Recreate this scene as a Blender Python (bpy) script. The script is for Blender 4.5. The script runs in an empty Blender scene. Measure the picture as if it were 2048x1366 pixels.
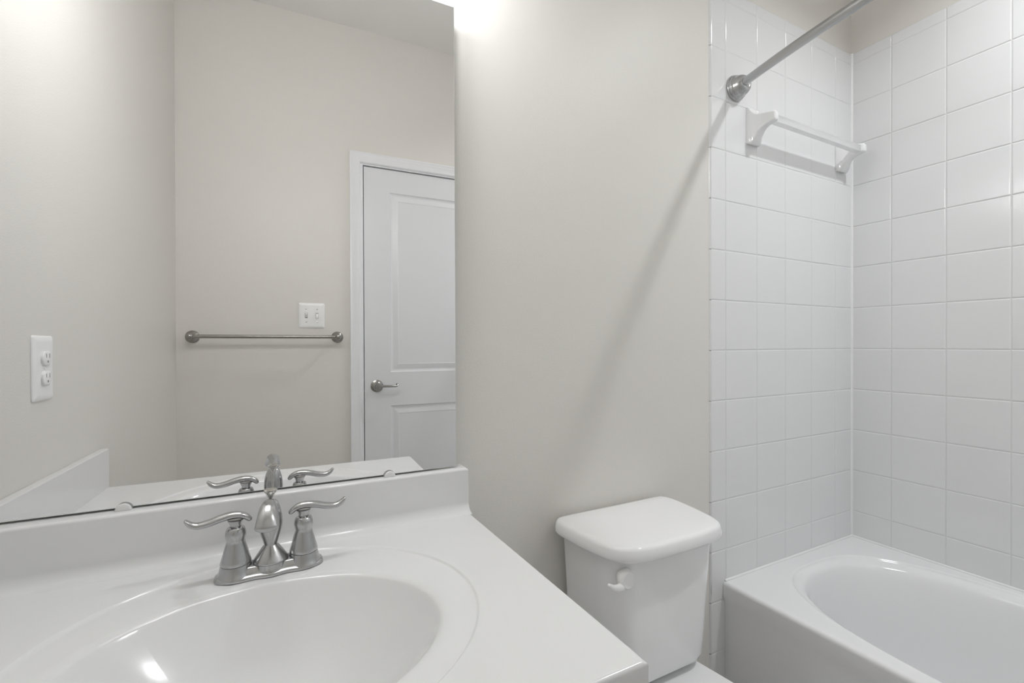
import bpy, bmesh, math, random
from mathutils import Vector, Matrix

random.seed(7)
S = bpy.context.scene
COL = S.collection
Z0 = 1.15                      # camera height above the floor

# ------------------------------------------------------------------ camera
cam_d = bpy.data.cameras.new('camera')
cam = bpy.data.objects.new('camera', cam_d)
COL.objects.link(cam)
S.camera = cam
cam_d.sensor_width = 36.0
cam_d.lens = 926.813 / 2048 * 36.0
cam_d.shift_y = 10.29 / 2048
cam_d.clip_start = 0.01
right = Vector((0.88549735, -0.46463475, -0.00299816)).normalized()
up = Vector((0.00485808, 0.00280586, 0.99998426)).normalized()
fwd = Vector((0.46461903, 0.88549798, -0.00474181)).normalized()
m = Matrix((right, up, -fwd)).transposed().to_4x4()
m.translation = Vector((0.0, -0.98066, Z0))
cam.matrix_world = m

# ------------------------------------------------------------------ world, exposure
w = bpy.data.worlds.new('world')
S.world = w
w.use_nodes = True
w.node_tree.nodes['Background'].inputs[0].default_value = (0.9, 0.95, 1, 1)
w.node_tree.nodes['Background'].inputs[1].default_value = 0.0
S.view_settings.view_transform = 'Standard'
S.view_settings.look = 'None'
S.view_settings.gamma = 1.0
S.view_settings.exposure = 1.45
S.cycles.max_bounces = 14
S.cycles.diffuse_bounces = 8
S.cycles.glossy_bounces = 8
S.cycles.sample_clamp_indirect = 6.0

VANITY_GLOW = 19.5
SHOWER_GLOW = 1.5
SHOWER_POWER = 3.45

# room numbers (y = 0 is the face of the tiles on the back wall)
LX, RX = -0.41866, 2.0040
YB, YF = 0.006, -1.40694
ZC = Z0 + 1.5446
HC = Z0 - 0.36385              # counter top
VX, VY = 0.3845, -0.5830        # right edge and front edge of the counter
TW, TH = 0.1540, 0.15688
TILE_TOP = Z0 + 1.1215
LINE = Z0 - 0.02065             # one horizontal grout line
RIM = Z0 - 0.747                # bathtub rim


# ------------------------------------------------------------------ materials
def mat(name, col, rough=0.5, metal=0.0, coat=0.0, bump=None, trans=0.0, ior=1.5, spec=0.5, glow=0.0, vary=None):
    mt = bpy.data.materials.new(name)
    mt.use_nodes = True
    nt = mt.node_tree
    b = nt.nodes['Principled BSDF']
    b.inputs['Base Color'].default_value = (*col, 1)
    b.inputs['Roughness'].default_value = rough
    b.inputs['Metallic'].default_value = metal
    b.inputs['Coat Weight'].default_value = coat
    b.inputs['Coat Roughness'].default_value = 0.03
    b.inputs['Transmission Weight'].default_value = trans
    b.inputs['IOR'].default_value = ior
    b.inputs['Specular IOR Level'].default_value = spec
    if glow:
        b.inputs['Emission Color'].default_value = (0.965, 0.985, 1.0, 1)
        b.inputs['Emission Strength'].default_value = glow
    if bump or vary:
        tc = nt.nodes.new('ShaderNodeTexCoord')
        mp = nt.nodes.new('ShaderNodeMapping')
        nt.links.new(tc.outputs['Object'], mp.inputs[0])
    if bump:
        scale, strength, dist, stretch = bump
        mp.inputs['Scale'].default_value = stretch
        nz = nt.nodes.new('ShaderNodeTexNoise')
        nz.inputs['Scale'].default_value = scale
        nz.inputs['Detail'].default_value = 3
        bp = nt.nodes.new('ShaderNodeBump')
        bp.inputs['Strength'].default_value = strength
        bp.inputs['Distance'].default_value = dist
        nt.links.new(mp.outputs[0], nz.inputs['Vector'])
        nt.links.new(nz.outputs['Fac'], bp.inputs['Height'])
        nt.links.new(bp.outputs[0], b.inputs['Normal'])
    if vary:
        scale, amount = vary
        nz2 = nt.nodes.new('ShaderNodeTexNoise')
        nz2.inputs['Scale'].default_value = scale
        nz2.inputs['Detail'].default_value = 4
        mr = nt.nodes.new('ShaderNodeMapRange')
        mr.inputs[1].default_value = 0.3
        mr.inputs[2].default_value = 0.7
        mr.inputs[3].default_value = max(0.0, rough - amount)
        mr.inputs[4].default_value = rough + amount
        nt.links.new(tc.outputs['Object'], nz2.inputs['Vector'])
        nt.links.new(nz2.outputs['Fac'], mr.inputs[0])
        nt.links.new(mr.outputs[0], b.inputs['Roughness'])
    return mt


M_PAINT = mat('beige_wall_paint', (0.715, 0.693, 0.656), 0.42, bump=(330, 0.35, 0.0009, (1, 1, 1)), spec=0.35)
M_CEIL = mat('ceiling_paint', (0.78, 0.765, 0.74), 0.6, bump=(300, 0.3, 0.0008, (1, 1, 1)), spec=0.3)
M_TILE = mat('white_glazed_tile', (0.745, 0.748, 0.755), 0.09, spec=0.5)
M_GROUT = mat('white_grout', (0.68, 0.68, 0.68), 0.8, bump=(900, 0.3, 0.0003, (1, 1, 1)))
M_PORC = mat('white_porcelain', (0.84, 0.842, 0.85), 0.07, spec=0.5)
M_TUB = mat('white_tub_enamel', (0.775, 0.777, 0.785), 0.13, spec=0.5, vary=(14, 0.05))
M_MARBLE = mat('white_cultured_marble', (0.735, 0.737, 0.74), 0.13, spec=0.5, vary=(9, 0.05))
M_NICKEL = mat('brushed_nickel', (0.475, 0.478, 0.48), 0.24, 1.0, bump=(420, 0.03, 0.0002, (1, 1, 0.04)))
M_NICKEL_D = mat('satin_nickel', (0.36, 0.35, 0.33), 0.24, 1.0)
M_CHROME = mat('polished_nickel', (0.58, 0.57, 0.55), 0.12, 1.0)
M_MIRROR = mat('mirror_silver', (0.93, 0.93, 0.93), 0.0, 1.0)
M_EDGE = mat('ground_glass_edge', (0.66, 0.69, 0.66), 0.25, spec=0.6)
M_CLIP = mat('clear_plastic_clip', (0.72, 0.72, 0.72), 0.25)
M_PLAST = mat('white_plastic', (0.85, 0.85, 0.85), 0.28)
M_SLOT = mat('dark_slot', (0.06, 0.06, 0.06), 0.6)
M_SHADE = mat('grey_recess', (0.30, 0.30, 0.30), 0.6)
M_DOOR = mat('white_door_paint', (0.71, 0.717, 0.73), 0.33, bump=(120, 0.1, 0.0006, (1, 1, 0.25)))
M_TRIM = mat('white_trim_paint', (0.78, 0.785, 0.80), 0.3)
M_FLOOR = mat('pale_vinyl_floor', (0.66, 0.65, 0.63), 0.35, vary=(7, 0.08))
M_ACRYL = mat('frosted_acrylic', (0.92, 0.92, 0.92), 0.5, trans=0.75, ior=1.2)
M_CAB = mat('white_cabinet_paint', (0.75, 0.75, 0.74), 0.35)
M_CAULK = mat('white_caulk', (0.80, 0.80, 0.80), 0.35)
M_BULB = mat('lit_vanity_bulb', (0.9, 0.9, 0.88), 0.4, glow=VANITY_GLOW)
M_DISK = mat('lit_shower_lens', (0.9, 0.9, 0.88), 0.4, glow=SHOWER_GLOW)


# ------------------------------------------------------------------ helpers
ORG = {}


def tag(o, label, cat, group=None):
    o['label'] = label
    o['category'] = cat
    if group:
        o['group'] = group
    return o


def thing(name, label, cat, loc, group=None):
    o = bpy.data.objects.new(name, None)
    o.empty_display_size = 0.05
    o.location = loc
    COL.objects.link(o)
    ORG[o.name] = Vector(loc)
    return tag(o, label, cat, group)


def mk(name, vf, mt, parent=None, smooth=True, angle=38, kind=None, wn=False, label=None, idx=None):
    """one mesh object from (verts, faces) given in world coordinates"""
    verts, faces = vf
    off = ORG[parent.name] if parent else Vector((0, 0, 0))
    me = bpy.data.meshes.new(name)
    me.from_pydata([Vector(v) - off for v in verts], [], faces)
    bm = bmesh.new()
    bm.from_mesh(me)
    bmesh.ops.remove_doubles(bm, verts=bm.verts, dist=1e-6)
    bmesh.ops.recalc_face_normals(bm, faces=bm.faces)
    bm.to_mesh(me)
    bm.free()
    for x in (mt if isinstance(mt, (list, tuple)) else [mt]):
        me.materials.append(x)
    if idx and len(idx) == len(me.polygons):
        for p, i in zip(me.polygons, idx):
            p.material_index = i
    if smooth:
        me.polygons.foreach_set('use_smooth', [True] * len(me.polygons))
        if angle:
            me.set_sharp_from_angle(angle=math.radians(angle))
    o = bpy.data.objects.new(name, me)
    COL.objects.link(o)
    ORG[o.name] = off
    if parent:
        o.parent = parent
    if kind:
        o['kind'] = kind
    if label:
        o['label'] = label
    if wn:
        md = o.modifiers.new('wn', 'WEIGHTED_NORMAL')
        md.keep_sharp = True
    return o


def join(*vfs):
    V, F = [], []
    for v, f in vfs:
        n = len(V)
        V += [tuple(p) for p in v]
        F += [tuple(i + n for i in q) for q in f]
    return V, F


def box(x0, x1, y0, y1, z0, z1, bev=0.0, seg=2):
    bm = bmesh.new()
    bmesh.ops.create_cube(bm, size=1)
    for v in bm.verts:
        v.co = Vector((x0 + (v.co.x + .5) * (x1 - x0), y0 + (v.co.y + .5) * (y1 - y0), z0 + (v.co.z + .5) * (z1 - z0)))
    if bev:
        bmesh.ops.bevel(bm, geom=list(bm.edges), offset=bev, segments=seg, profile=0.5, affect='EDGES')
    bm.verts.index_update()
    r = [tuple(v.co) for v in bm.verts], [tuple(v.index for v in f.verts) for f in bm.faces]
    bm.free()
    return r


def loft(rings, cap0=True, cap1=True, closed=True):
    n = len(rings[0])
    V = [tuple(p) for r in rings for p in r]
    F = []
    for i in range(len(rings) - 1):
        for j in range(n if closed else n - 1):
            k = (j + 1) % n
            F.append((i * n + j, i * n + k, (i + 1) * n + k, (i + 1) * n + j))
    if cap0:
        F.append(tuple(range(n))[::-1])
    if cap1:
        F.append(tuple((len(rings) - 1) * n + j for j in range(n)))
    return V, F


AX = {'z': ((1, 0, 0), (0, 1, 0), (0, 0, 1)), 'y': ((1, 0, 0), (0, 0, 1), (0, -1, 0)),
      '+y': ((1, 0, 0), (0, 0, 1), (0, 1, 0)), 'x': ((0, 1, 0), (0, 0, 1), (1, 0, 0)), '-x': ((0, 1, 0), (0, 0, 1), (-1, 0, 0)),
      '-z': ((1, 0, 0), (0, 1, 0), (0, 0, -1))}


def lathe(c, prof, axis='z', n=32, cap0=True, cap1=True):
    """profile [(radius, height)] turned about an axis through c"""
    u, v, a = (Vector(q) for q in AX[axis])
    c = Vector(c)
    rings = []
    for r, h in prof:
        rings.append([c + a * h + (u * math.cos(t) + v * math.sin(t)) * max(r, 1e-5)
                      for t in (2 * math.pi * k / n for k in range(n))])
    return loft(rings, cap0, cap1)


def catmull(pts, per=6, closed=False):
    pts = [Vector(p) for p in pts]
    out = []
    n = len(pts)
    rng = n if closed else n - 1
    for i in range(rng):
        if closed:
            p0, p1, p2, p3 = pts[(i - 1) % n], pts[i], pts[(i + 1) % n], pts[(i + 2) % n]
        else:
            p0, p1, p2, p3 = pts[max(i - 1, 0)], pts[i], pts[i + 1], pts[min(i + 2, n - 1)]
        for k in range(per):
            t = k / per
            out.append(0.5 * ((2 * p1) + (p2 - p0) * t + (2 * p0 - 5 * p1 + 4 * p2 - p3) * t * t
                              + (3 * p1 - p0 - 3 * p2 + p3) * t ** 3))
    if not closed:
        out.append(pts[-1])
    return out


def sweep(path, radii, side, n=20, ends=True):
    """tube along path; radii are (across, thick) pairs, 'side' is the across direction"""
    side = Vector(side)
    rings = []
    m = len(path)
    for i, p in enumerate(path):
        t = (path[min(i + 1, m - 1)] - path[max(i - 1, 0)]).normalized()
        s = (side - t * side.dot(t)).normalized()
        q = t.cross(s)
        ra, rb = radii[i]
        rings.append([p + s * (ra * math.cos(a)) + q * (rb * math.sin(a)) for a in (2 * math.pi * k / n for k in range(n))])
    if ends:   # round the two ends
        def capring(p, ring, d, f, sh):
            return [p + d * sh + (x - p) * f for x in ring]
        d0 = (path[0] - path[1]).normalized()
        d1 = (path[-1] - path[-2]).normalized()
        r0 = min(radii[0])
        r1 = min(radii[-1])
        rings = ([capring(path[0], rings[0], d0, math.cos(a), r0 * math.sin(a)) for a in (1.5, 1.2, .8, .4)] + rings
                 + [capring(path[-1], rings[-1], d1, math.cos(a), r1 * math.sin(a)) for a in (.4, .8, 1.2, 1.5)])
    return loft(rings)


def rrect(x0, x1, y0, y1, rf, rb, k=7):
    """outline counter-clockwise; rf = radius at the two y0 corners, rb = at the two y1 corners"""
    P = []
    for cx, cy, r, a0 in ((x0 + rf, y0 + rf, rf, 180), (x1 - rf, y0 + rf, rf, 270), (x1 - rb, y1 - rb, rb, 0), (x0 + rb, y1 - rb, rb, 90)):
        for i in range(k + 1):
            a = math.radians(a0 + 90 * i / k)
            P.append((cx + r * math.cos(a), cy + r * math.sin(a)))
    return P


def polar(rings, angles):
    return loft([[r(a) for a in angles] for r in rings], cap0=True, cap1=False)


def srad(a, A, B, n):
    return 1.0 / ((abs(math.cos(a)) / A) ** n + (abs(math.sin(a)) / B) ** n) ** (1 / n)


def rectray(a, c, x0, x1, y0, y1):
    dx, dy = math.cos(a), math.sin(a)
    t = 1e9
    if dx > 1e-9: t = min(t, (x1 - c[0]) / dx)
    if dx < -1e-9: t = min(t, (x0 - c[0]) / dx)
    if dy > 1e-9: t = min(t, (y1 - c[1]) / dy)
    if dy < -1e-9: t = min(t, (y0 - c[1]) / dy)
    return c[0] + dx * t, c[1] + dy * t


# ------------------------------------------------------------------ room shell
T = 0.1
struct = dict(kind='structure', smooth=False)
mk('floor', box(LX - T, RX + T, YF - T, YB + T, -0.1, 0), M_FLOOR, **struct)
mk('ceiling', box(LX - T, RX + T, YF - T, YB + T, ZC, ZC + 0.1), M_CEIL, **struct)
mk('wall_left', box(LX - T, LX, YF - T, YB + T, 0, ZC), M_PAINT, **struct)
mk('wall_right', box(RX + 0.006, RX + 0.006 + T, YF - T, YB + T, 0, ZC), M_PAINT, **struct)
mk('wall_back', box(LX, RX + 0.006, YB, YB + T, 0, ZC), M_PAINT, **struct)
DX0, DX1, DZ = 0.3375, 1.1090, Z0 + 0.8870       # door opening
mk('wall_front', join(box(LX, DX0 - 0.012, YF - T, YF, 0, ZC), box(DX1 + 0.012, RX + 0.006, YF - T, YF, 0, ZC),
                      box(DX0 - 0.012, DX1 + 0.012, YF - T, YF, DZ + 0.012, ZC)), M_PAINT, **struct)

# --- tiled surround: every tile is real, pillowed geometry over a grout bed
EDGE = ((0.0009, 0.0013), (0.0015, 0.0006), (0.0028, 0.00015), (0.0050, 0.0))
NOSE = ((0.0004, 0.0062), (0.0010, 0.0042), (0.0028, 0.0021), (0.0058, 0.0007), (0.0105, 0.0))


def tiles(name, us, vs, place, grout, skip=None, nose_u=False, nose_v=True):
    V, F, MI = [], [], []

    def stops(a, b, na, nb):
        ea, eb = (NOSE if na else EDGE), (NOSE if nb else EDGE)
        return [(a + o, d) for o, d in ea] + [(b - o, d) for o, d in reversed(eb)]
    for i in range(len(us) - 1):
        for j in range(len(vs) - 1):
            if skip and skip(i, j):
                continue
            U = stops(us[i], us[i + 1], nose_u and i == 0, False)
            W = stops(vs[j], vs[j + 1], False, nose_v and j == len(vs) - 2)
            t = [random.uniform(-0.00035, 0.00035) for _ in range(3)]
            n0 = len(V)
            for u, du in U:
                for v, dv in W:
                    fu, fv = (u - us[i]) / (us[i + 1] - us[i]) - .5, (v - vs[j]) / (vs[j + 1] - vs[j]) - .5
                    d = min(0.0062, math.hypot(du, dv)) + (t[0] * fu + t[1] * fv if du + dv < 0.002 else 0)
                    V.append(place(u, v, d))
            nw = len(W)
            for a in range(len(U) - 1):
                for b in range(nw - 1):
                    q = n0 + a * nw + b
                    F.append((q, q + nw, q + nw + 1, q + 1))
                    MI.append(0)
    for (u0, u1, v0, v1) in grout:
        n0 = len(V)
        V += [place(u0, v0, 0.0011), place(u1, v0, 0.0011), place(u1, v1, 0.0011), place(u0, v1, 0.0011)]
        F.append((n0, n0 + 1, n0 + 2, n0 + 3))
        MI.append(1)
    o = mk(name, (V, F), [M_TILE, M_GROUT], kind='structure', angle=70, wn=True, idx=MI)
    return o


rows_v = [LINE - 4 * TH + k * TH for k in range(-4, 12)]
rows_v = [0.002] + [v for v in rows_v if 0.02 < v < TILE_TOP - 0.02] + [TILE_TOP]
cols_u = [1.2055, 1.2760] + [1.2760 + TW * k for k in range(1, 5)] + [RX]
G = 0.004
low = [j for j in range(len(rows_v) - 1) if rows_v[j + 1] < RIM - 0.01]
tiles('wall_back_tiled', cols_u, rows_v, lambda u, v, d: (u, d, v), [(1.2055 + G, RX, RIM - .03, TILE_TOP - G), (1.2055 + G, 1.2765, .002, RIM)],
      skip=lambda i, j: i > 0 and j in low, nose_u=True)
cols_r = [0.0] + [0.1285 + TW * k for k in range(0, 9)]
cols_r = [u for u in cols_r if u < -YF - 0.02] + [-YF]
rows_r = [v for v in rows_v if v > RIM - TH]
tiles('wall_right_tiled', cols_r, rows_r, lambda u, v, d: (RX + d, -u, v), [(0, -YF, RIM - .03, TILE_TOP - G)])
tiles('wall_front_tiled', cols_u, rows_v, lambda u, v, d: (u, YF + 0.006 - d, v), [(1.2055 + G, RX, RIM - .03, TILE_TOP - G), (1.2055 + G, 1.2765, .002, RIM)],
      skip=lambda i, j: i > 0 and j in low, nose_u=True)

for k, (x, y) in enumerate(((RX, 0.0), (RX, YF + 0.006))):
    c = 0.0052
    sg = -1 if y > -0.5 else 1
    mk('trim_%d' % (k + 3), loft([[(x + .002, y - sg * .002, z), (x + .002, y + sg * c, z), (x - .0004, y + sg * c, z), (x - c * .42, y + sg * c * .42, z), (x - c, y + sg * .0004, z), (x - c, y - sg * .002, z)]
                                  for z in (RIM - 0.002, TILE_TOP - 0.001)]), M_CAULK, kind='structure', angle=60)

# baseboards
mk('baseboard_back', box(VX + 0.005, 1.2035, YB - 0.012, YB, 0, 0.085, 0.003), M_TRIM, kind='structure')
mk('baseboard_front', box(LX, 0.2685, YF, YF + 0.012, 0, 0.085, 0.003), M_TRIM, kind='structure')

# --- door casing and door on the front wall (seen in the mirror)
def casing():
    prof = [(0.0, 0.0), (0.0, 0.017), (0.006, 0.019), (0.012, 0.0165), (0.017, 0.0165), (0.022, 0.014), (0.036, 0.0115), (0.044, 0.0115), (0.049, 0.008), (0.0505, 0.0)]
    xo, xi_, zo = 0.2755, 1.1710, Z0 + 0.9430
    rings = []
    for (sx, sz) in ((0, 0), (0, 1), (1, 1), (1, 0)):
        ring = []
        for o, d in prof:
            x = xo + o if sx == 0 else xi_ - o
            z = zo - o if sz else 0.0
            ring.append((x, YF + d, z))
        rings.append(ring)
    return loft(rings, closed=False, cap0=False, cap1=False)


mk('trim_1', casing(), M_TRIM, kind='structure', angle=30)
jt = 0.0125
mk('trim_2', join(box(DX0 - jt, DX0, YF - T, YF + 0.001, 0, DZ), box(DX1, DX1 + jt, YF - T, YF + 0.001, 0, DZ),
                  box(DX0 - jt, DX1 + jt, YF - T, YF + 0.001, DZ, DZ + jt),
                  box(DX0, DX0 + 0.012, YF - 0.085, YF - 0.050, 0, DZ), box(DX1 - 0.012, DX1, YF - 0.085, YF - 0.050, 0, DZ),
                  box(DX0, DX1, YF - 0.085, YF - 0.050, DZ - 0.012, DZ)), M_TRIM, **struct)


def door_slab(x0, x1, z0, z1, yf, yb):
    """moulded two-panel door: steps in the panel borders are real relief"""
    prof = [(0.0, 0.0), (0.004, 0.0045), (0.010, 0.0065), (0.015, 0.0068), (0.034, 0.0022), (0.040, 0.0012), (0.043, 0.0025)]
    xs0, xs1 = x0 + 0.1245, x1 - 0.1245
    panels = [(xs0, xs1, Z0 - 0.1286, Z0 + 0.7700), (xs0, xs1, z0 + 0.22, Z0 - 0.2965)]
    V, F = [], []

    def q(*ps):
        n = len(V)
        V.extend(ps)
        F.append(tuple(range(n, n + len(ps))))
    for (a, b, c, d) in panels:
        prev = None
        for o, dep in prof:
            ring = [(a + o, yf - dep, c + o), (b - o, yf - dep, c + o), (b - o, yf - dep, d - o), (a + o, yf - dep, d - o)]
            if prev:
                for k in range(4):
                    q(prev[k], prev[(k + 1) % 4], ring[(k + 1) % 4], ring[k])
            prev = ring
        q(*prev)
    cuts = [z0, panels[1][2], panels[1][3], panels[0][2], panels[0][3], z1]
    for k in range(5):
        lo, hi = cuts[k], cuts[k + 1]
        q((x0, yf, lo), (xs0, yf, lo), (xs0, yf, hi), (x0, yf, hi))
        q((xs1, yf, lo), (x1, yf, lo), (x1, yf, hi), (xs1, yf, hi))
        if k in (0, 2, 4):
            q((xs0, yf, lo), (xs1, yf, lo), (xs1, yf, hi), (xs0, yf, hi))
    q((x0, yb, z0), (x1, yb, z0), (x1, yb, z1), (x0, yb, z1))
    q((x0, yb, z0), (x0, yf, z0), (x0, yf, z1), (x0, yb, z1))
    q((x1, yb, z0), (x1, yf, z0), (x1, yf, z1), (x1, yb, z1))
    q((x0, yb, z1), (x1, yb, z1), (x1, yf, z1), (x0, yf, z1))
    q((x0, yb, z0), (x1, yb, z0), (x1, yf, z0), (x0, yf, z0))
    return V, F


DYF = YF - 0.006
door = mk('door_1', door_slab(DX0 + 0.0045, DX1 - 0.003, 0.012, DZ - 0.0045, DYF, DYF - 0.035), M_DOOR, kind='structure', angle=12)
hx, hz = 0.4000, Z0 - 0.1955
dh = mk('door_handle', join(
    lathe((hx, DYF, hz), [(0.0300, 0.0), (0.0305, 0.002), (0.0295, 0.005), (0.0262, 0.0065), (0.0255, 0.009), (0.0215, 0.0105), (0.0170, 0.0150), (0.0135, 0.020), (0.0115, 0.026),
                          (0.0115, 0.044), (0.0135, 0.048), (0.0135, 0.058), (0.0105, 0.062), (0.0, 0.063)], '+y', 36),
    sweep(catmull([(hx, DYF + 0.052, hz), (hx + 0.025, DYF + 0.054, hz + 0.001), (hx + 0.055, DYF + 0.053, hz), (hx + 0.080, DYF + 0.049, hz - 0.001), (hx + 0.0905, DYF + 0.044, hz + 0.001),
                   (hx + 0.094, DYF + 0.040, hz + 0.006), (hx + 0.0905, DYF + 0.040, hz + 0.0085)], 5),
          [(0.0062 - 0.0014 * min(1, i / 20), 0.0058) for i in range(31)], (0, 0, 1), 14)), M_NICKEL_D, door)
mk('lock_button', lathe((hx - 0.014, DYF + 0.008, hz), [(0.003, 0), (0.003, 0.006), (0.002, 0.007), (0, 0.0072)], '+y', 12), M_SLOT, door)
mk('latch_plate', box(DX0 + 0.0005, DX0 + 0.0043, DYF - 0.030, DYF - 0.001, hz - 0.028, hz + 0.028, 0.0006), M_SLOT, door)

# ------------------------------------------------------------------ vanity cabinet (under the counter)
cab = thing('vanity_cabinet', 'white vanity cabinet standing under the sink counter', 'cabinet', (-0.02, -0.28, 0))
cx0, cx1 = LX + 0.006, VX - 0.012
ch = HC - 0.0355
mk('body', join(box(cx0, cx0 + .016, VY + 0.045, YB - 0.016, 0.0, ch), box(cx1 - .016, cx1, VY + 0.045, YB - 0.016, 0.0, ch), box(cx0, cx1, VY + .045, YB - 0.016, 0.09, 0.106),
                box(cx0, cx1, YB - .024, YB - .016, 0.09, ch), box(cx0, cx1, VY + .11, VY + .122, 0, 0.09), box(cx0, cx1, VY + .045, VY + .058, ch - .06, ch), box(cx0, cx1, VY + .045, VY + .058, 0.09, 0.13)), M_CAB, cab, smooth=False)
mid = (cx0 + cx1) / 2
for a, b in ((cx0 + 0.015, mid - 0.003), (mid + 0.003, cx1 - 0.015)):
    d = mk('cabinet_door', join(box(a, b, VY + 0.028, VY + 0.045, 0.11, HC - 0.075, 0.003), box(a + .055, b - .055, VY + 0.022, VY + 0.03, 0.165, HC - 0.13, 0.004)), M_CAB, cab)
    s = b - 0.03 if b < mid else a + 0.03
    mk('knob', lathe((s, VY + 0.028, HC - 0.12), [(0.006, 0), (0.005, .008), (0.012, .014), (0.013, .02), (0.008, .025), (0, .026)], 'y', 16), M_NICKEL, d)

# ------------------------------------------------------------------ vanity top with integral basin
top = thing('sink_counter', 'white cultured marble counter with moulded oval sink under the mirror', 'sink', (-0.017, -0.29, HC - 0.035))
CB = (-0.008, -0.336)          # bowl centre
CO = (0.0, -0.312)             # centre of the shallow oval recess
ba, bb = 0.2235, 0.1675
oa, ob = 0.2755, 0.2375
ang = [2 * math.pi * k / 144 for k in range(144)]
X0, X1, Y0, Y1 = LX + 0.001, VX, VY, YB - 0.002
for x in (X0, X1):
    for y in (Y0, Y1):
        ang.append(math.atan2(y - CB[1], x - CB[0]) % (2 * math.pi))
ang = sorted(set(round(a, 6) for a in ang))


def ell(A, B, c, z, n=2.0):
    def f(a):
        # point of the ellipse around c seen from the bowl centre in direction a
        dx, dy = math.cos(a), math.sin(a)
        px, py = CB[0] - c[0], CB[1] - c[1]
        qa = (dx / A) ** 2 + (dy / B) ** 2
        qb = 2 * (px * dx / A ** 2 + py * dy / B ** 2)
        qc = (px / A) ** 2 + (py / B) ** 2 - 1
        t = (-qb + math.sqrt(qb * qb - 4 * qa * qc)) / (2 * qa)
        return (CB[0] + dx * t, CB[1] + dy * t, z)
    return f


def rec(o, z):
    return lambda a: (*rectray(a, CB, X0 + 0.0, X1 - o, Y0 + o, Y1), z)


rings = []
for f in (0.06, 0.15, 0.25, 0.35, 0.45, 0.55, 0.64, 0.72, 0.79, 0.85, 0.90, 0.94, 0.965):
    rings.append(ell(ba * f, bb * f, CB, HC - 0.0090 - 0.120 * (1 - (f / 0.985) ** 2.3)))
for f, dz in ((0.980, -.0104), (0.990, -.0086), (1.0, -.0074), (1.012, -.0064), (1.035, -.0052), (1.065, -.0044)):
    rings.append(ell(ba * f, bb * f, CB, HC + dz))
for f, dz in ((0.952, -.0032), (0.9735, -.0030), (0.980, -.0026), (0.987, -.0010), (0.993, -.0003), (1.0, 0.0), (1.02, 0.0)):
    rings.append(ell(oa * f, ob * f, CO, HC + dz))
rings += [rec(0.012, HC), rec(0.0055, HC), rec(0.0028, HC - 0.0008), rec(0.0009, HC - 0.0026), rec(0.0, HC - 0.0055), rec(0.0, HC - 0.030), rec(0.003, HC - 0.035)]
mk('countertop', polar(rings, ang), M_MARBLE, top, angle=60, wn=True)


def splash():
    """backsplash cast with the counter: rounded top edge, coved foot"""
    zt = Z0 - 0.2698
    pr = [(0.0, zt), (0.5, zt), (1.0, zt, 0.006, 0.0), (1.0, zt - 0.0008, 0.0033, 0), (1.0, zt - 0.0022, 0.0012, 0), (1.0, zt - 0.0050, 0.0, 0)]
    pts = []
    R = 0.021
    for x, yf in ((LX + 0.001, -0.0305), (VX - 0.004, -0.0393), (VX + 0.001, -0.0394)):
        e = x > VX
        ring = [(x, YB - 0.001, HC - 0.004), (x, YB - 0.001, zt - (0.004 if e else 0))]
        for o, dz in ((0.006, 0), (0.0033, 0.0008), (0.0012, 0.0022), (0, 0.005)):
            ring.append((x, yf + o + (0.002 if e else 0), zt - dz - (0.003 if e else 0)))
        for k in range(8):
            a = math.pi / 2 * k / 7
            ring.append((x, yf - R + R * math.cos(a), HC + R - R * math.sin(a) + 0.00005))
        ring.append((x, yf - R, HC - 0.004))
        pts.append(ring)
    return loft(pts)


mk('backsplash', splash(), M_MARBLE, top, angle=50, wn=True)
mk('side_splash', box(LX + 0.0005, LX + 0.0195, VY + 0.001, -0.030, HC - 0.002, HC + 0.1, 0.002), M_MARBLE, top, wn=True)
dr = mk('sink_drain', lathe((CB[0], CB[1], HC - 0.1288), [(0.021, 0.0), (0.021, 0.002), (0.017, 0.003), (0.015, 0.001), (0.0, 0.0005)], 'z', 28), M_CHROME, top)

# ------------------------------------------------------------------ faucet
FX, FY, FZ = 0.0012, -0.1265, HC - 0.0032
HS = 0.0492                    # half the handle spacing
fau = thing('sink_faucet', 'brushed nickel two handle faucet standing behind the sink basin', 'faucet', (FX, FY, FZ))


def base_plate():
    def outline(o):
        P = []
        n = 96
        for k in range(n):
            a = 2 * math.pi * k / n
            c, s = math.cos(a), math.sin(a)
            L, W = 0.0790 - o, 0.0285 - o
            r = srad(a, L, W, 3.2)
            x, y = r * c, r * s
            sc = 1 - 0.12 * (0.5 - 0.5 * math.cos(2 * math.pi * x / HS)) * (1 - abs(c) ** 8)
            P.append((FX + x, FY + y * sc))
        return P
    R = []
    for o, h in ((0, 0), (0, 0.0028), (0.0008, 0.0043), (0.0022, 0.0052), (0.0040, 0.0061), (0.0060, 0.0080), (0.0078, 0.0108), (0.0094, 0.0140), (0.0108, 0.0165), (0.0128, 0.0180), (0.0165, 0.0186)):
        R.append([(x, y, FZ + (h if h < 0.006 else 0.006 + (h - 0.006) * (1 - 0.16 * (0.5 - 0.5 * math.cos(2 * math.pi * (x - FX) / HS))))) for x, y in outline(o)])
    parts = [loft(R)]
    for dx in (-HS, 0, HS):
        parts.append(lathe((FX + dx, FY, FZ), [(0.0272, 0.001), (0.0271, 0.0045), (0.0258, 0.0065), (0.0242, 0.0100), (0.0229, 0.0150), (0.0218, 0.0195), (0.0212, 0.0213)] if dx else
                           [(0.0272, 0.001), (0.0271, 0.0045), (0.0262, 0.0065), (0.0255, 0.0100), (0.0250, 0.0140), (0.0246, 0.0165)], 'z', 44))
    return join(*parts)


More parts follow.
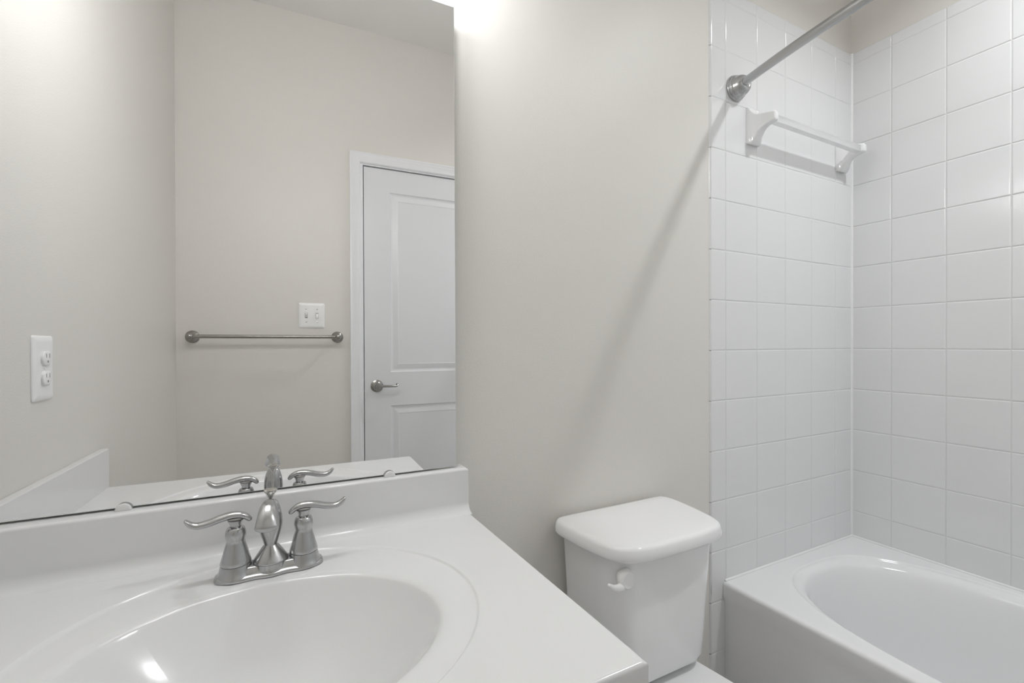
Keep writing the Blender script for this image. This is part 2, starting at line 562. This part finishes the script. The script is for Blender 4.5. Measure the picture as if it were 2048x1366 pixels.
mk('base_plate', base_plate(), M_NICKEL, fau, angle=50)
for s in (-1, 1):
    c = (FX + s * HS, FY, FZ)
    hb = mk('handle', lathe(c, [(0.0185, 0.0200), (0.0216, 0.0222), (0.0219, 0.0240), (0.0208, 0.0285), (0.0185, 0.036), (0.0160, 0.0455), (0.0138, 0.0530), (0.0126, 0.0570), (0.0133, 0.0600),
                                (0.0144, 0.0650), (0.0146, 0.0690), (0.0138, 0.0735), (0.0124, 0.0775), (0.0112, 0.0785), (0.0096, 0.0775), (0.0090, 0.0772), (0.0078, 0.0785)], 'z', 40), M_NICKEL, fau, angle=50)
    mk('handle_stem', lathe(c, [(0.0074, 0.0770), (0.0076, 0.0800), (0.0084, 0.0840), (0.0100, 0.0880), (0.0112, 0.0905)], 'z', 28), M_NICKEL, hb)
    path = catmull([(c[0] - s * 0.0190, FY, FZ + 0.0890), (c[0] - s * 0.0140, FY, FZ + 0.0935), (c[0] - s * 0.0060, FY, FZ + 0.0972), (c[0] + s * 0.0060, FY, FZ + 0.0980), (c[0] + s * 0.0200, FY, FZ + 0.0955),
                    (c[0] + s * 0.0360, FY, FZ + 0.0910), (c[0] + s * 0.0500, FY, FZ + 0.0893), (c[0] + s * 0.0590, FY, FZ + 0.0925), (c[0] + s * 0.0655, FY, FZ + 0.0990)], 6)
    rad = []
    for i in range(len(path)):
        f = i / (len(path) - 1)
        rad.append((0.0052 + 0.0034 * math.sin(math.pi * min(1, f * 1.02)) , 0.0030 + 0.0028 * math.sin(math.pi * min(1, 0.12 + 0.80 * f)) - (0.0012 * max(0, (f - .9) / .1))))
    mk('lever', sweep(path, rad, (0, 1, 0), 22), M_NICKEL, hb, angle=70)
spout = mk('spout', lathe((FX, FY, FZ), [(0.0200, 0.0150), (0.0255, 0.0168), (0.0262, 0.0185), (0.0254, 0.0202), (0.0205, 0.0275), (0.0165, 0.0335), (0.0130, 0.0385), (0.0105, 0.0415), (0.0098, 0.0425), (0.0103, 0.0440), (0.0122, 0.0510),
                                         (0.0148, 0.0585), (0.0170, 0.0680), (0.0178, 0.0770), (0.0172, 0.0870), (0.0155, 0.0965), (0.0130, 0.1050), (0.0105, 0.1110), (0.0085, 0.1130), (0.0055, 0.1135)], 'z', 44), M_NICKEL, fau, angle=55)
pp = catmull([(FX, FY - 0.002, FZ + 0.090), (FX, FY - 0.014, FZ + 0.105), (FX - 0.001, FY - 0.034, FZ + 0.1155), (FX - 0.0025, FY - 0.054, FZ + 0.1220), (FX - 0.004, FY - 0.070, FZ + 0.1215), (FX - 0.005, FY - 0.083, FZ + 0.1120), (FX - 0.0052, FY - 0.0905, FZ + 0.1015)], 7)
rr = []
for i in range(len(pp)):
    f = i / (len(pp) - 1)
    wd = 0.0085 + 0.0012 * f + 0.0062 * max(0, (f - 0.45) / 0.55) ** 1.2
    rr.append((wd, 0.0090 - 0.0018 * f))
mk('spout_hood', sweep(pp, rr, (1, 0, 0), 26), M_NICKEL, spout, angle=70)
mk('lift_rod', join(lathe((FX, FY + 0.0215, FZ + 0.014), [(0.0026, 0), (0.0026, 0.093), (0.0034, 0.096), (0.0058, 0.101), (0.0066, 0.106)], 'z', 18),
                    loft([[(FX + x * 1.0, FY + 0.0215 + y, FZ + z + 0.02 * max(0, -y)) for x, y in rrect(-wx, wx, -wy, wy, wy * .6, wy * .6, 4)]
                          for wx, wy, z in ((0.0062, 0.0055, 0.118), (0.0095, 0.0068, 0.1225), (0.0102, 0.0070, 0.1245), (0.0085, 0.0058, 0.1262))])), M_CHROME, fau, angle=45)

# ------------------------------------------------------------------ wall mirror
MA, MB_ = -0.0262027, 0.0027586
MZ0, MZ1 = Z0 - 0.2667, Z0 + 0.7390
MX1 = 0.36294
mir = thing('wall_mirror', 'large frameless wall mirror resting on the backsplash above the sink', 'mirror', (-0.03, -0.01, MZ0))


def mpt(x, z, d=0.0):
    """point on the mirror face (d > 0 behind the face)"""
    return (x, -0.004 + (x - LX) * math.tan(MA) + (z - MZ0) * math.sin(MB_) + d, z)


def glass():
    x0, x1 = LX + 0.0015, MX1
    b = 0.0012
    th = 0.0048
    V = [mpt(x0 + b, MZ0 + b), mpt(x1 - b, MZ0 + b), mpt(x1 - b, MZ1 - b), mpt(x0 + b, MZ1 - b),
         mpt(x0, MZ0, b), mpt(x1, MZ0, b), mpt(x1, MZ1, b), mpt(x0, MZ1, b),
         mpt(x0, MZ0, th), mpt(x1, MZ0, th), mpt(x1, MZ1, th), mpt(x0, MZ1, th)]
    F = [(0, 1, 2, 3)]
    for k in range(4):
        j = (k + 1) % 4
        F.append((k, j, 4 + j, 4 + k))
        F.append((4 + k, 4 + j, 8 + j, 8 + k))
    F.append((8, 9, 10, 11))
    return V, F


mk('mirror_glass', glass(), [M_MIRROR, M_EDGE], mir, smooth=False, idx=[0] + [1] * 9)
for x in (-0.2122, 0.2178):
    y = mpt(x, MZ0)[1]

    def half(r, d):
        return [(x + r * math.cos(a), y - d, MZ0 - 0.0028 + r * math.sin(a)) for a in (math.pi * k / 14 for k in range(15))]
    mk('mirror_clip', join(loft([half(0.0112, 0.0042), half(0.0112, 0.0066), half(0.0104, 0.0078), half(0.0085, 0.0084)]),
                           box(x - 0.0108, x + 0.0108, y - 0.0070, y + 0.006, MZ0 - 0.0030, MZ0 - 0.0006)), M_CLIP, mir, angle=40)

# ------------------------------------------------------------------ electrical outlet on the left wall
oy, oz = -0.2855, Z0 - 0.0432
out = thing('electrical_outlet', 'white duplex outlet with oversized cover plate on the left wall', 'outlet', (LX, oy, oz))


def plate_x(hw, hh, t):
    R = []
    for o, d in ((0, 0.0), (0, 0.0012), (0.0012, 0.0028), (0.0045, 0.0044), (0.010, 0.0054), (0.013, 0.0056)):
        R.append([(LX + 0.0002 + d, oy + a, oz + b) for a, b in rrect(-hw + o, hw - o, -hh + o, hh - o, max(.006 - o * .6, .001), max(.006 - o * .6, .001), 4)])
    return loft(R)


mk('cover_plate', plate_x(0.0412, 0.0652, 0.006), M_PLAST, out, angle=40)
for dz in (0.0198, -0.0198):
    def face(o, d):
        P = []
        for k in range(32):
            a = 2 * math.pi * k / 32
            y, z = 0.0172 * math.cos(a), 0.0172 * math.sin(a)
            z = max(-0.0142, min(0.0142, z))
            P.append((LX + 0.0055 + d, oy + y * (1 - o), oz + dz + z * (1 - o)))
        return P
    rc = mk('receptacle', loft([face(0, 0), face(0, 0.0032), face(0.06, 0.0046), face(0.15, 0.0052)]), M_PLAST, out, angle=40)
    mk('socket_slots', join(box(LX + .0100, LX + .0111, oy - 0.0072, oy - 0.0054, oz + dz + 0.0005, oz + dz + 0.0095),
                            box(LX + .0100, LX + .0111, oy + 0.0054, oy + 0.0070, oz + dz + 0.0015, oz + dz + 0.0090),
                            lathe((LX + .0100, oy, oz + dz - 0.0065), [(0.0024, 0), (0.0024, 0.0011)], 'x', 12)), M_SHADE, rc, smooth=False)
mk('plate_screw', lathe((LX + 0.0055, oy, oz), [(0.003, 0), (0.003, 0.0008), (0.0018, 0.0013), (0, 0.0014)], 'x', 14), M_PLAST, out)

# ------------------------------------------------------------------ two-gang light switch on the front wall
sx, sz = 0.1050, Z0 + 0.1452
sw = thing('light_switch', 'white double toggle light switch plate above the towel rail', 'light switch', (sx, YF, sz))
R = []
for o, d in ((0, 0.0), (0, 0.0014), (0.0012, 0.0032), (0.0045, 0.0050), (0.011, 0.0062), (0.014, 0.0064)):
    R.append([(sx + a, YF + 0.0002 + d, sz + b) for a, b in rrect(-0.0562 + o, 0.0562 - o, -0.0585 + o, 0.0585 - o, max(.006 - o * .6, .001), max(.006 - o * .6, .001), 4)])
mk('switch_plate', loft(R), M_PLAST, sw, angle=40)
for dx, upw in ((-0.0232, 1), (0.0232, -1)):
    sl = mk('toggle_slot', box(sx + dx - 0.0056, sx + dx + 0.0056, YF + 0.006, YF + 0.0070, sz - 0.0125, sz + 0.0125), M_SHADE, sw, smooth=False)
    zc = sz + 0.001 * upw
    mk('toggle', loft([[(sx + dx + a, YF + d, zc + upw * e + b) for a, b in rrect(-w_, w_, -h_, h_, 0.001, 0.001, 3)]
                       for w_, h_, d, e in ((0.0047, 0.0098, 0.0065, 0), (0.0045, 0.0085, 0.010, 0.0015), (0.0040, 0.0045, 0.018, 0.0060), (0.0034, 0.0035, 0.0195, 0.0066))]), M_PLAST, sl)
    for dz in (0.030, -0.030):
        mk('plate_screw', lathe((sx + dx, YF + 0.0064, sz + dz), [(0.0032, 0), (0.0032, 0.0006), (0.002, 0.0011), (0, 0.0012)], '+y', 14), M_CHROME, sw)

# ------------------------------------------------------------------ nickel towel rail on the front wall
bz = Z0 + 0.0447
rail = thing('towel_rail', 'brushed nickel towel rail with round rosettes below the light switch', 'towel bar', (-0.072, YF, bz))
ends = (-0.3605, 0.2165)
for x in ends:
    p = mk('rosette', lathe((x, YF + 0.0002, bz), [(0.0262, 0), (0.0266, 0.003), (0.0255, 0.0062), (0.0232, 0.0074), (0.0226, 0.0098), (0.0200, 0.0115), (0.0150, 0.0150), (0.0115, 0.0205), (0.0098, 0.028)], '+y', 40), M_NICKEL_D, rail, angle=45)
    mk('post', lathe((x, YF, bz), [(0.0098, 0.027), (0.0096, 0.044), (0.0122, 0.050), (0.0134, 0.058), (0.0130, 0.067), (0.0105, 0.073), (0.0055, 0.076), (0, 0.0765)], '+y', 30), M_NICKEL_D, p, angle=50)
rb = mk('rail_bar', sweep([Vector((ends[0] + 0.006 + (ends[1] - ends[0] - 0.012) * k / 12, YF + 0.061, bz)) for k in range(13)], [(0.0080, 0.0080)] * 13, (0, 1, 0), 20), M_NICKEL_D, rail, angle=60)

# ------------------------------------------------------------------ vanity light above the mirror (out of the picture, lights the room)
vz = Z0 + 0.900
vl = thing('vanity_light', 'nickel bar light with three round bulbs above the mirror', 'light', (-0.02, YB, vz))
mk('backplate', box(-0.19, 0.33, -0.018, YB - 0.0005, vz - 0.01, vz + 0.085, 0.006), M_NICKEL, vl)
for x in (-0.13, 0.07, 0.27):
    am = mk('lamp_arm', lathe((x, -0.017, vz + 0.035), [(0.022, 0), (0.020, 0.010), (0.010, 0.014), (0.010, 0.070), (0.019, 0.078), (0.021, 0.090)], 'y', 24), M_NICKEL, vl)
    mk('bulb', lathe((x, -0.155, vz - 0.0015), [(0.001, -0.0465), (0.0175, -0.0425), (0.0325, -0.0315), (0.0425, -0.0135), (0.0445, 0.0025), (0.0405, 0.017), (0.0300, 0.029), (0.0150, 0.037), (0.0135, 0.045), (0.001, 0.046)], 'z', 24), M_BULB, am, angle=70)
    mk('socket_cup', lathe((x, -0.155, vz + 0.036), [(0.0145, 0.0), (0.024, 0.003), (0.026, 0.022), (0.012, 0.032), (0.001, 0.033)], 'z', 24), M_NICKEL, am)
    mk('cup_bracket', box(x - 0.008, x + 0.008, -0.145, -0.100, vz + 0.040, vz + 0.056, 0.003), M_NICKEL, am)

# recessed shower light in the ceiling over the bathtub
sl_ = thing('shower_light', 'round recessed ceiling light over the bathtub', 'light', (1.60, -0.86, ZC))
mk('trim_ring', lathe((1.60, -0.86, ZC), [(0.095, 0.0002), (0.095, 0.004), (0.088, 0.008), (0.072, 0.0095), (0.068, 0.004), (0.068, 0.0008)], '-z', 40, cap0=False, cap1=False), M_TRIM, sl_)
mk('light_lens', lathe((1.60, -0.86, ZC - 0.003), [(0.067, -0.0025), (0.066, 0.001), (0.055, 0.004), (0.03, 0.0055), (0.001, 0.006)], '-z', 36), M_DISK, sl_, angle=70)

ld = bpy.data.lights.new('shower_lamp', 'AREA')
ld.shape = 'DISK'
ld.size = 0.095
ld.energy = SHOWER_POWER
ld.spread = math.radians(138)
ld.color = (0.965, 0.985, 1.0)
lo = bpy.data.objects.new('shower_lamp', ld)
lo.location = (0, 0, -0.0105)
lo.parent = sl_
COL.objects.link(lo)

# ------------------------------------------------------------------ bathtub
tub = thing('bathtub', 'white alcove bathtub with oval basin between the tiled walls', 'bathtub', (1.63, -0.70, 0))
TC = (1.641, -0.700)
tx0, tx1, ty0, ty1 = 1.2615, RX - 0.0005, YF + 0.0075, -0.0005
tang = [2 * math.pi * k / 160 for k in range(160)]
for x in (tx0, tx1):
    for y in (ty0, ty1):
        tang.append(math.atan2(y - TC[1], x - TC[0]) % (2 * math.pi))
tang = sorted(set(round(a, 6) for a in tang))


def sring(fx, fy, z, n=2.9, sh=0.0):
    def f(a):
        r = srad(a, 0.333 * fx, 0.641 * fy, n)
        return (TC[0] + sh + r * math.cos(a), TC[1] + r * math.sin(a), z)
    return f


def trec(o, z):
    def f(a):
        x, y = rectray(a, TC, tx0, tx1, ty0, ty1)
        return (max(x, tx0 + o), y, z)
    return f


tr = [sring(.12, .2, RIM - .352, 2.4), sring(.45, .62, RIM - .352, 2.5), sring(.62, .77, RIM - .347, 2.5), sring(.70, .82, RIM - .330, 2.5), sring(.755, .852, RIM - .295, 2.5), sring(.80, .878, RIM - .23, 2.5),
      sring(.845, .902, RIM - .15, 2.55), sring(.880, .924, RIM - .085, 2.6), sring(.905, .940, RIM - .045, 2.7), sring(.922, .950, RIM - .0275, 2.75), sring(.931, .956, RIM - .0205, 2.8),
      sring(.940, .962, RIM - .0162, 2.83), sring(.955, .972, RIM - .0128, 2.87), sring(.978, .986, RIM - .0090), sring(.990, .993, RIM - .0066), sring(.996, .997, RIM - .0040), sring(1.0, 1.0, RIM - .0014), sring(1.008, 1.005, RIM), sring(1.02, 1.012, RIM),
      trec(.026, RIM), trec(.014, RIM), trec(.0072, RIM - .0014), trec(.0030, RIM - .0045), trec(.0006, RIM - .009), trec(0, RIM - .014),
      trec(0, RIM - .045), trec(.006, RIM - .060), trec(.009, RIM - .09), trec(.009, .03), trec(.005, .02), trec(.005, 0.0)]
mk('tub_shell', polar(tr, tang), M_TUB, tub, angle=50, wn=True)
mk('caulk_bead', join(sweep([Vector((tx0 + .012, -0.0025, RIM + 0.001)), Vector((1.6, -0.0025, RIM + 0.001)), Vector((RX - 0.003, -0.0025, RIM + 0.001))], [(0.0045, 0.0045)] * 3, (0, 0, 1), 10),
                      sweep([Vector((RX - 0.003, -0.0025, RIM + 0.001)), Vector((RX - 0.003, -0.7, RIM + 0.001)), Vector((RX - 0.003, YF + 0.01, RIM + 0.001))], [(0.0045, 0.0045)] * 3, (0, 0, 1), 10)), M_CAULK, tub, angle=70)
mk('tub_drain', lathe((TC[0], YF + 0.36, RIM - .353), [(0.03, 0.0), (0.03, 0.003), (0.02, 0.004), (0, 0.003)], 'z', 24), M_CHROME, tub)

# ------------------------------------------------------------------ shower curtain rod (bowed)
RZ = Z0 + 0.8115
rod = thing('shower_curtain_rod', 'bowed brushed nickel shower curtain rod with stepped round end flange on the tiles', 'curtain rod', (1.3, -0.70, RZ))


def rodx(y):
    s = (y - YF / 2) / (-YF / 2)
    return 1.3205 - 0.088 * (1 - s * s)


path = [Vector((rodx(y), y, RZ)) for y in (-0.030 + (YF + 0.062) * k / 48 for k in range(49))]
mk('rod_tube', sweep(path, [(0.0127, 0.0127)] * 49, (0, 0, 1), 28, ends=False), M_NICKEL, rod, angle=60)
for y, ax in ((0.0, 'y'), (YF + 0.006, '+y')):
    c = (rodx(-0.004) - 0.0005, y, RZ)
    fl = mk('rod_flange', lathe(c, [(0.0395, 0.0002), (0.0405, 0.003), (0.0395, 0.0070), (0.0372, 0.0085), (0.0368, 0.0100), (0.0375, 0.0115), (0.0360, 0.0155), (0.0338, 0.0170), (0.0330, 0.0185),
                                    (0.0318, 0.0250), (0.0285, 0.0335), (0.0235, 0.0405), (0.0195, 0.0435), (0.0165, 0.0445), (0.0150, 0.0430), (0.0128, 0.0425)], ax, 48), M_NICKEL, rod, angle=50)

# ------------------------------------------------------------------ ceramic towel bar in the tub alcove
cb = thing('ceramic_towel_bar', 'white ceramic towel bar with two flared brackets on the tiled wall', 'towel bar', (1.66, 0, Z0 + 0.72))


def bracket(xa, xb, flip):
    R = []
    W_ = xb - xa
    for y, i0, i1, zl, zh, r in ((0.0006, 0.000, 0.000, 0.6495, 0.7690, .004), (-0.0050, 0.0005, 0.0005, 0.6475, 0.7670, .005), (-0.0110, 0.0015, 0.003, 0.6450, 0.7590, .006),
                                 (-0.0170, 0.003, 0.006, 0.6450, 0.7505, .007), (-0.0230, 0.0045, 0.010, 0.6510, 0.7440, .008), (-0.0280, 0.006, 0.0125, 0.6630, 0.7400, .008), (-0.0350, 0.008, 0.0145, 0.6760, 0.7365, .008),
                                 (-0.0450, 0.011, 0.016, 0.6860, 0.7345, .007), (-0.0580, 0.0135, 0.017, 0.6915, 0.7325, .007), (-0.0700, 0.0155, 0.0175, 0.6938, 0.7300, .007),
                                 (-0.0800, 0.0165, 0.018, 0.6950, 0.7275, .007), (-0.0840, 0.0175, 0.019, 0.6970, 0.7255, .006), (-0.0858, 0.0195, 0.021, 0.7000, 0.7225, .005)):
        a, b = xa + i0, xb - i1
        R.append([(x, y, Z0 + z) for x, z in rrect(a, b, zl, zh, r, r, 5)])
    return loft(R)


mk('bracket', bracket(1.3742, 1.4310, False), M_PORC, cb, angle=50)
mk('bracket', bracket(1.8920, 1.9490, True), M_PORC, cb, angle=50)
mk('towel_bar_rod', box(1.4080, 1.9100, -0.0770, -0.0550, Z0 + 0.6980, Z0 + 0.7215, 0.0025), M_ACRYL, cb, wn=True)

# ------------------------------------------------------------------ toilet
TX = 0.8105
toi = thing('toilet', 'white two piece toilet with rounded tank lid between the counter and bathtub', 'toilet', (TX, -0.35, 0))
rings = []
zt, zb = Z0 - 0.4580, Z0 - 0.7700
for f, ins in ((0.0, .030), (0.012, .012), (0.035, .003), (0.075, 0), (0.3, 0), (0.55, 0), (0.8, 0), (1.0, 0)):
    hw = 0.147 + (0.1675 - 0.147) * f - ins
    y0, y1 = -0.208 - 0.010 * f + ins, -0.010 - ins * .5
    z = zb + (zt - zb) * f
    rings.append([(TX + x, y, z) for x, y in rrect(-hw, hw, y0, y1, 0.062, 0.022, 9)])
tank = mk('tank', loft(rings), M_PORC, toi, angle=50)
half = [(0.0, -0.0090), (0.090, -0.0090), (0.160, -0.0105), (0.1785, -0.0180), (0.1865, -0.0420), (0.1850, -0.0900), (0.1785, -0.1450), (0.1680, -0.1930), (0.1500, -0.2230), (0.1200, -0.2380), (0.0700, -0.2445), (0.0, -0.2455)]
full = half + [(-x, y) for x, y in half[-2:0:-1]]
lid_o = catmull([(x, y, 0) for x, y in full], 5, closed=True)
cyl = -0.125


def lidring(d, z):
    out = []
    for p in lid_o:
        v = Vector((p.x, p.y - cyl))
        L = v.length
        out.append((TX + v.x * (L + d) / L, min(cyl + v.y * (L + d) / L, -0.004), z))
    return out


LZ = Z0 - 0.4300
mk('tank_lid', loft([lidring(-.020, LZ - .0325), lidring(0.001, LZ - .0330), lidring(.0055, LZ - .0310), lidring(.0075, LZ - .0265), lidring(.0065, LZ - .0180), lidring(.0045, LZ - .0090), lidring(.0015, LZ - .0038),
                     lidring(-.004, LZ - .0010), lidring(-.012, LZ), lidring(-.05, LZ + .0012), lidring(-.085, LZ + .0018)]), M_PORC, toi, angle=60)
lv = mk('flush_lever', join(lathe((0.6735, -0.2035, Z0 - 0.5010), [(0.0135, 0), (0.0135, 0.008), (0.0205, 0.010), (0.0212, 0.014), (0.0205, 0.022), (0.0165, 0.0255), (0.012, 0.0245), (0, 0.0243)], 'y', 32),
                            sweep(catmull([(0.6735, -0.2170, Z0 - 0.5085), (0.6620, -0.2200, Z0 - 0.5130), (0.6460, -0.2260, Z0 - 0.5110), (0.6290, -0.2310, Z0 - 0.5040), (0.6150, -0.2345, Z0 - 0.4945)], 5),
                                  [(0.0125 - 0.0085 * (k / 20) ** 0.8, 0.0090 - 0.0045 * k / 20) for k in range(21)], (0, 0, 1), 18)), M_PLAST, toi, angle=50)
# bowl, foot and deck as one body
br = []
for z, hw, y0, y1, rf, rb in ((0.0, .105, -.52, -.12, .10, .03), (0.02, .108, -.53, -.115, .10, .03), (0.06, .100, -.52, -.12, .098, .03), (0.14, .095, -.53, -.12, .094, .03), (0.22, .120, -.60, -.10, .118, .03),
                              (0.29, .158, -.675, -.05, .155, .03), (0.335, .176, -.705, -.03, .172, .03), (0.362, .180, -.715, -.025, .176, .03), (0.3685, .178, -.713, -.027, .174, .028)):
    br.append([(TX + x, y, z) for x, y in rrect(-hw, hw, y0, y1, rf, rb, 12)])


def waist(r):   # the deck under the tank is narrower than the bowl
    return [(TX + (x - TX) * (0.55 + 0.45 * max(0, min(1, (-y - 0.24) / 0.16))), y, z) for x, y, z in r]


br = [waist(r) for r in br]
mk('bowl', loft(br), M_PORC, toi, angle=50)
mk('tank_gasket', box(TX - 0.07, TX + 0.07, -0.16, -0.05, 0.366, Z0 - 0.768), M_SLOT, toi, smooth=False)


def seat_out(s, y1):
    return [(TX + x, y) for x, y in rrect(-.178 * s, .178 * s, -.722 * (1 + (s - 1) * .3), y1, .17 * s, .13, 12)]


mk('seat', loft([[(x, y, z) for x, y in seat_out(s, -.318)] for s, z in ((.98, .3690), (1.0, .372), (1.0, .384), (.98, .3875))]), M_PLAST, toi, angle=50)
mk('seat_lid', loft([[(x, y, z) for x, y in seat_out(s, -.312)] for s, z in ((.985, .388), (1.01, .391), (1.01, .4), (.985, .4055), (.9, .4075))]), M_PLAST, toi, angle=50)
for s in (-1, 1):
    mk('seat_hinge', box(TX + s * .075 - .018, TX + s * .075 + .018, -.322, -.296, .3685, .392, .005), M_PLAST, toi)
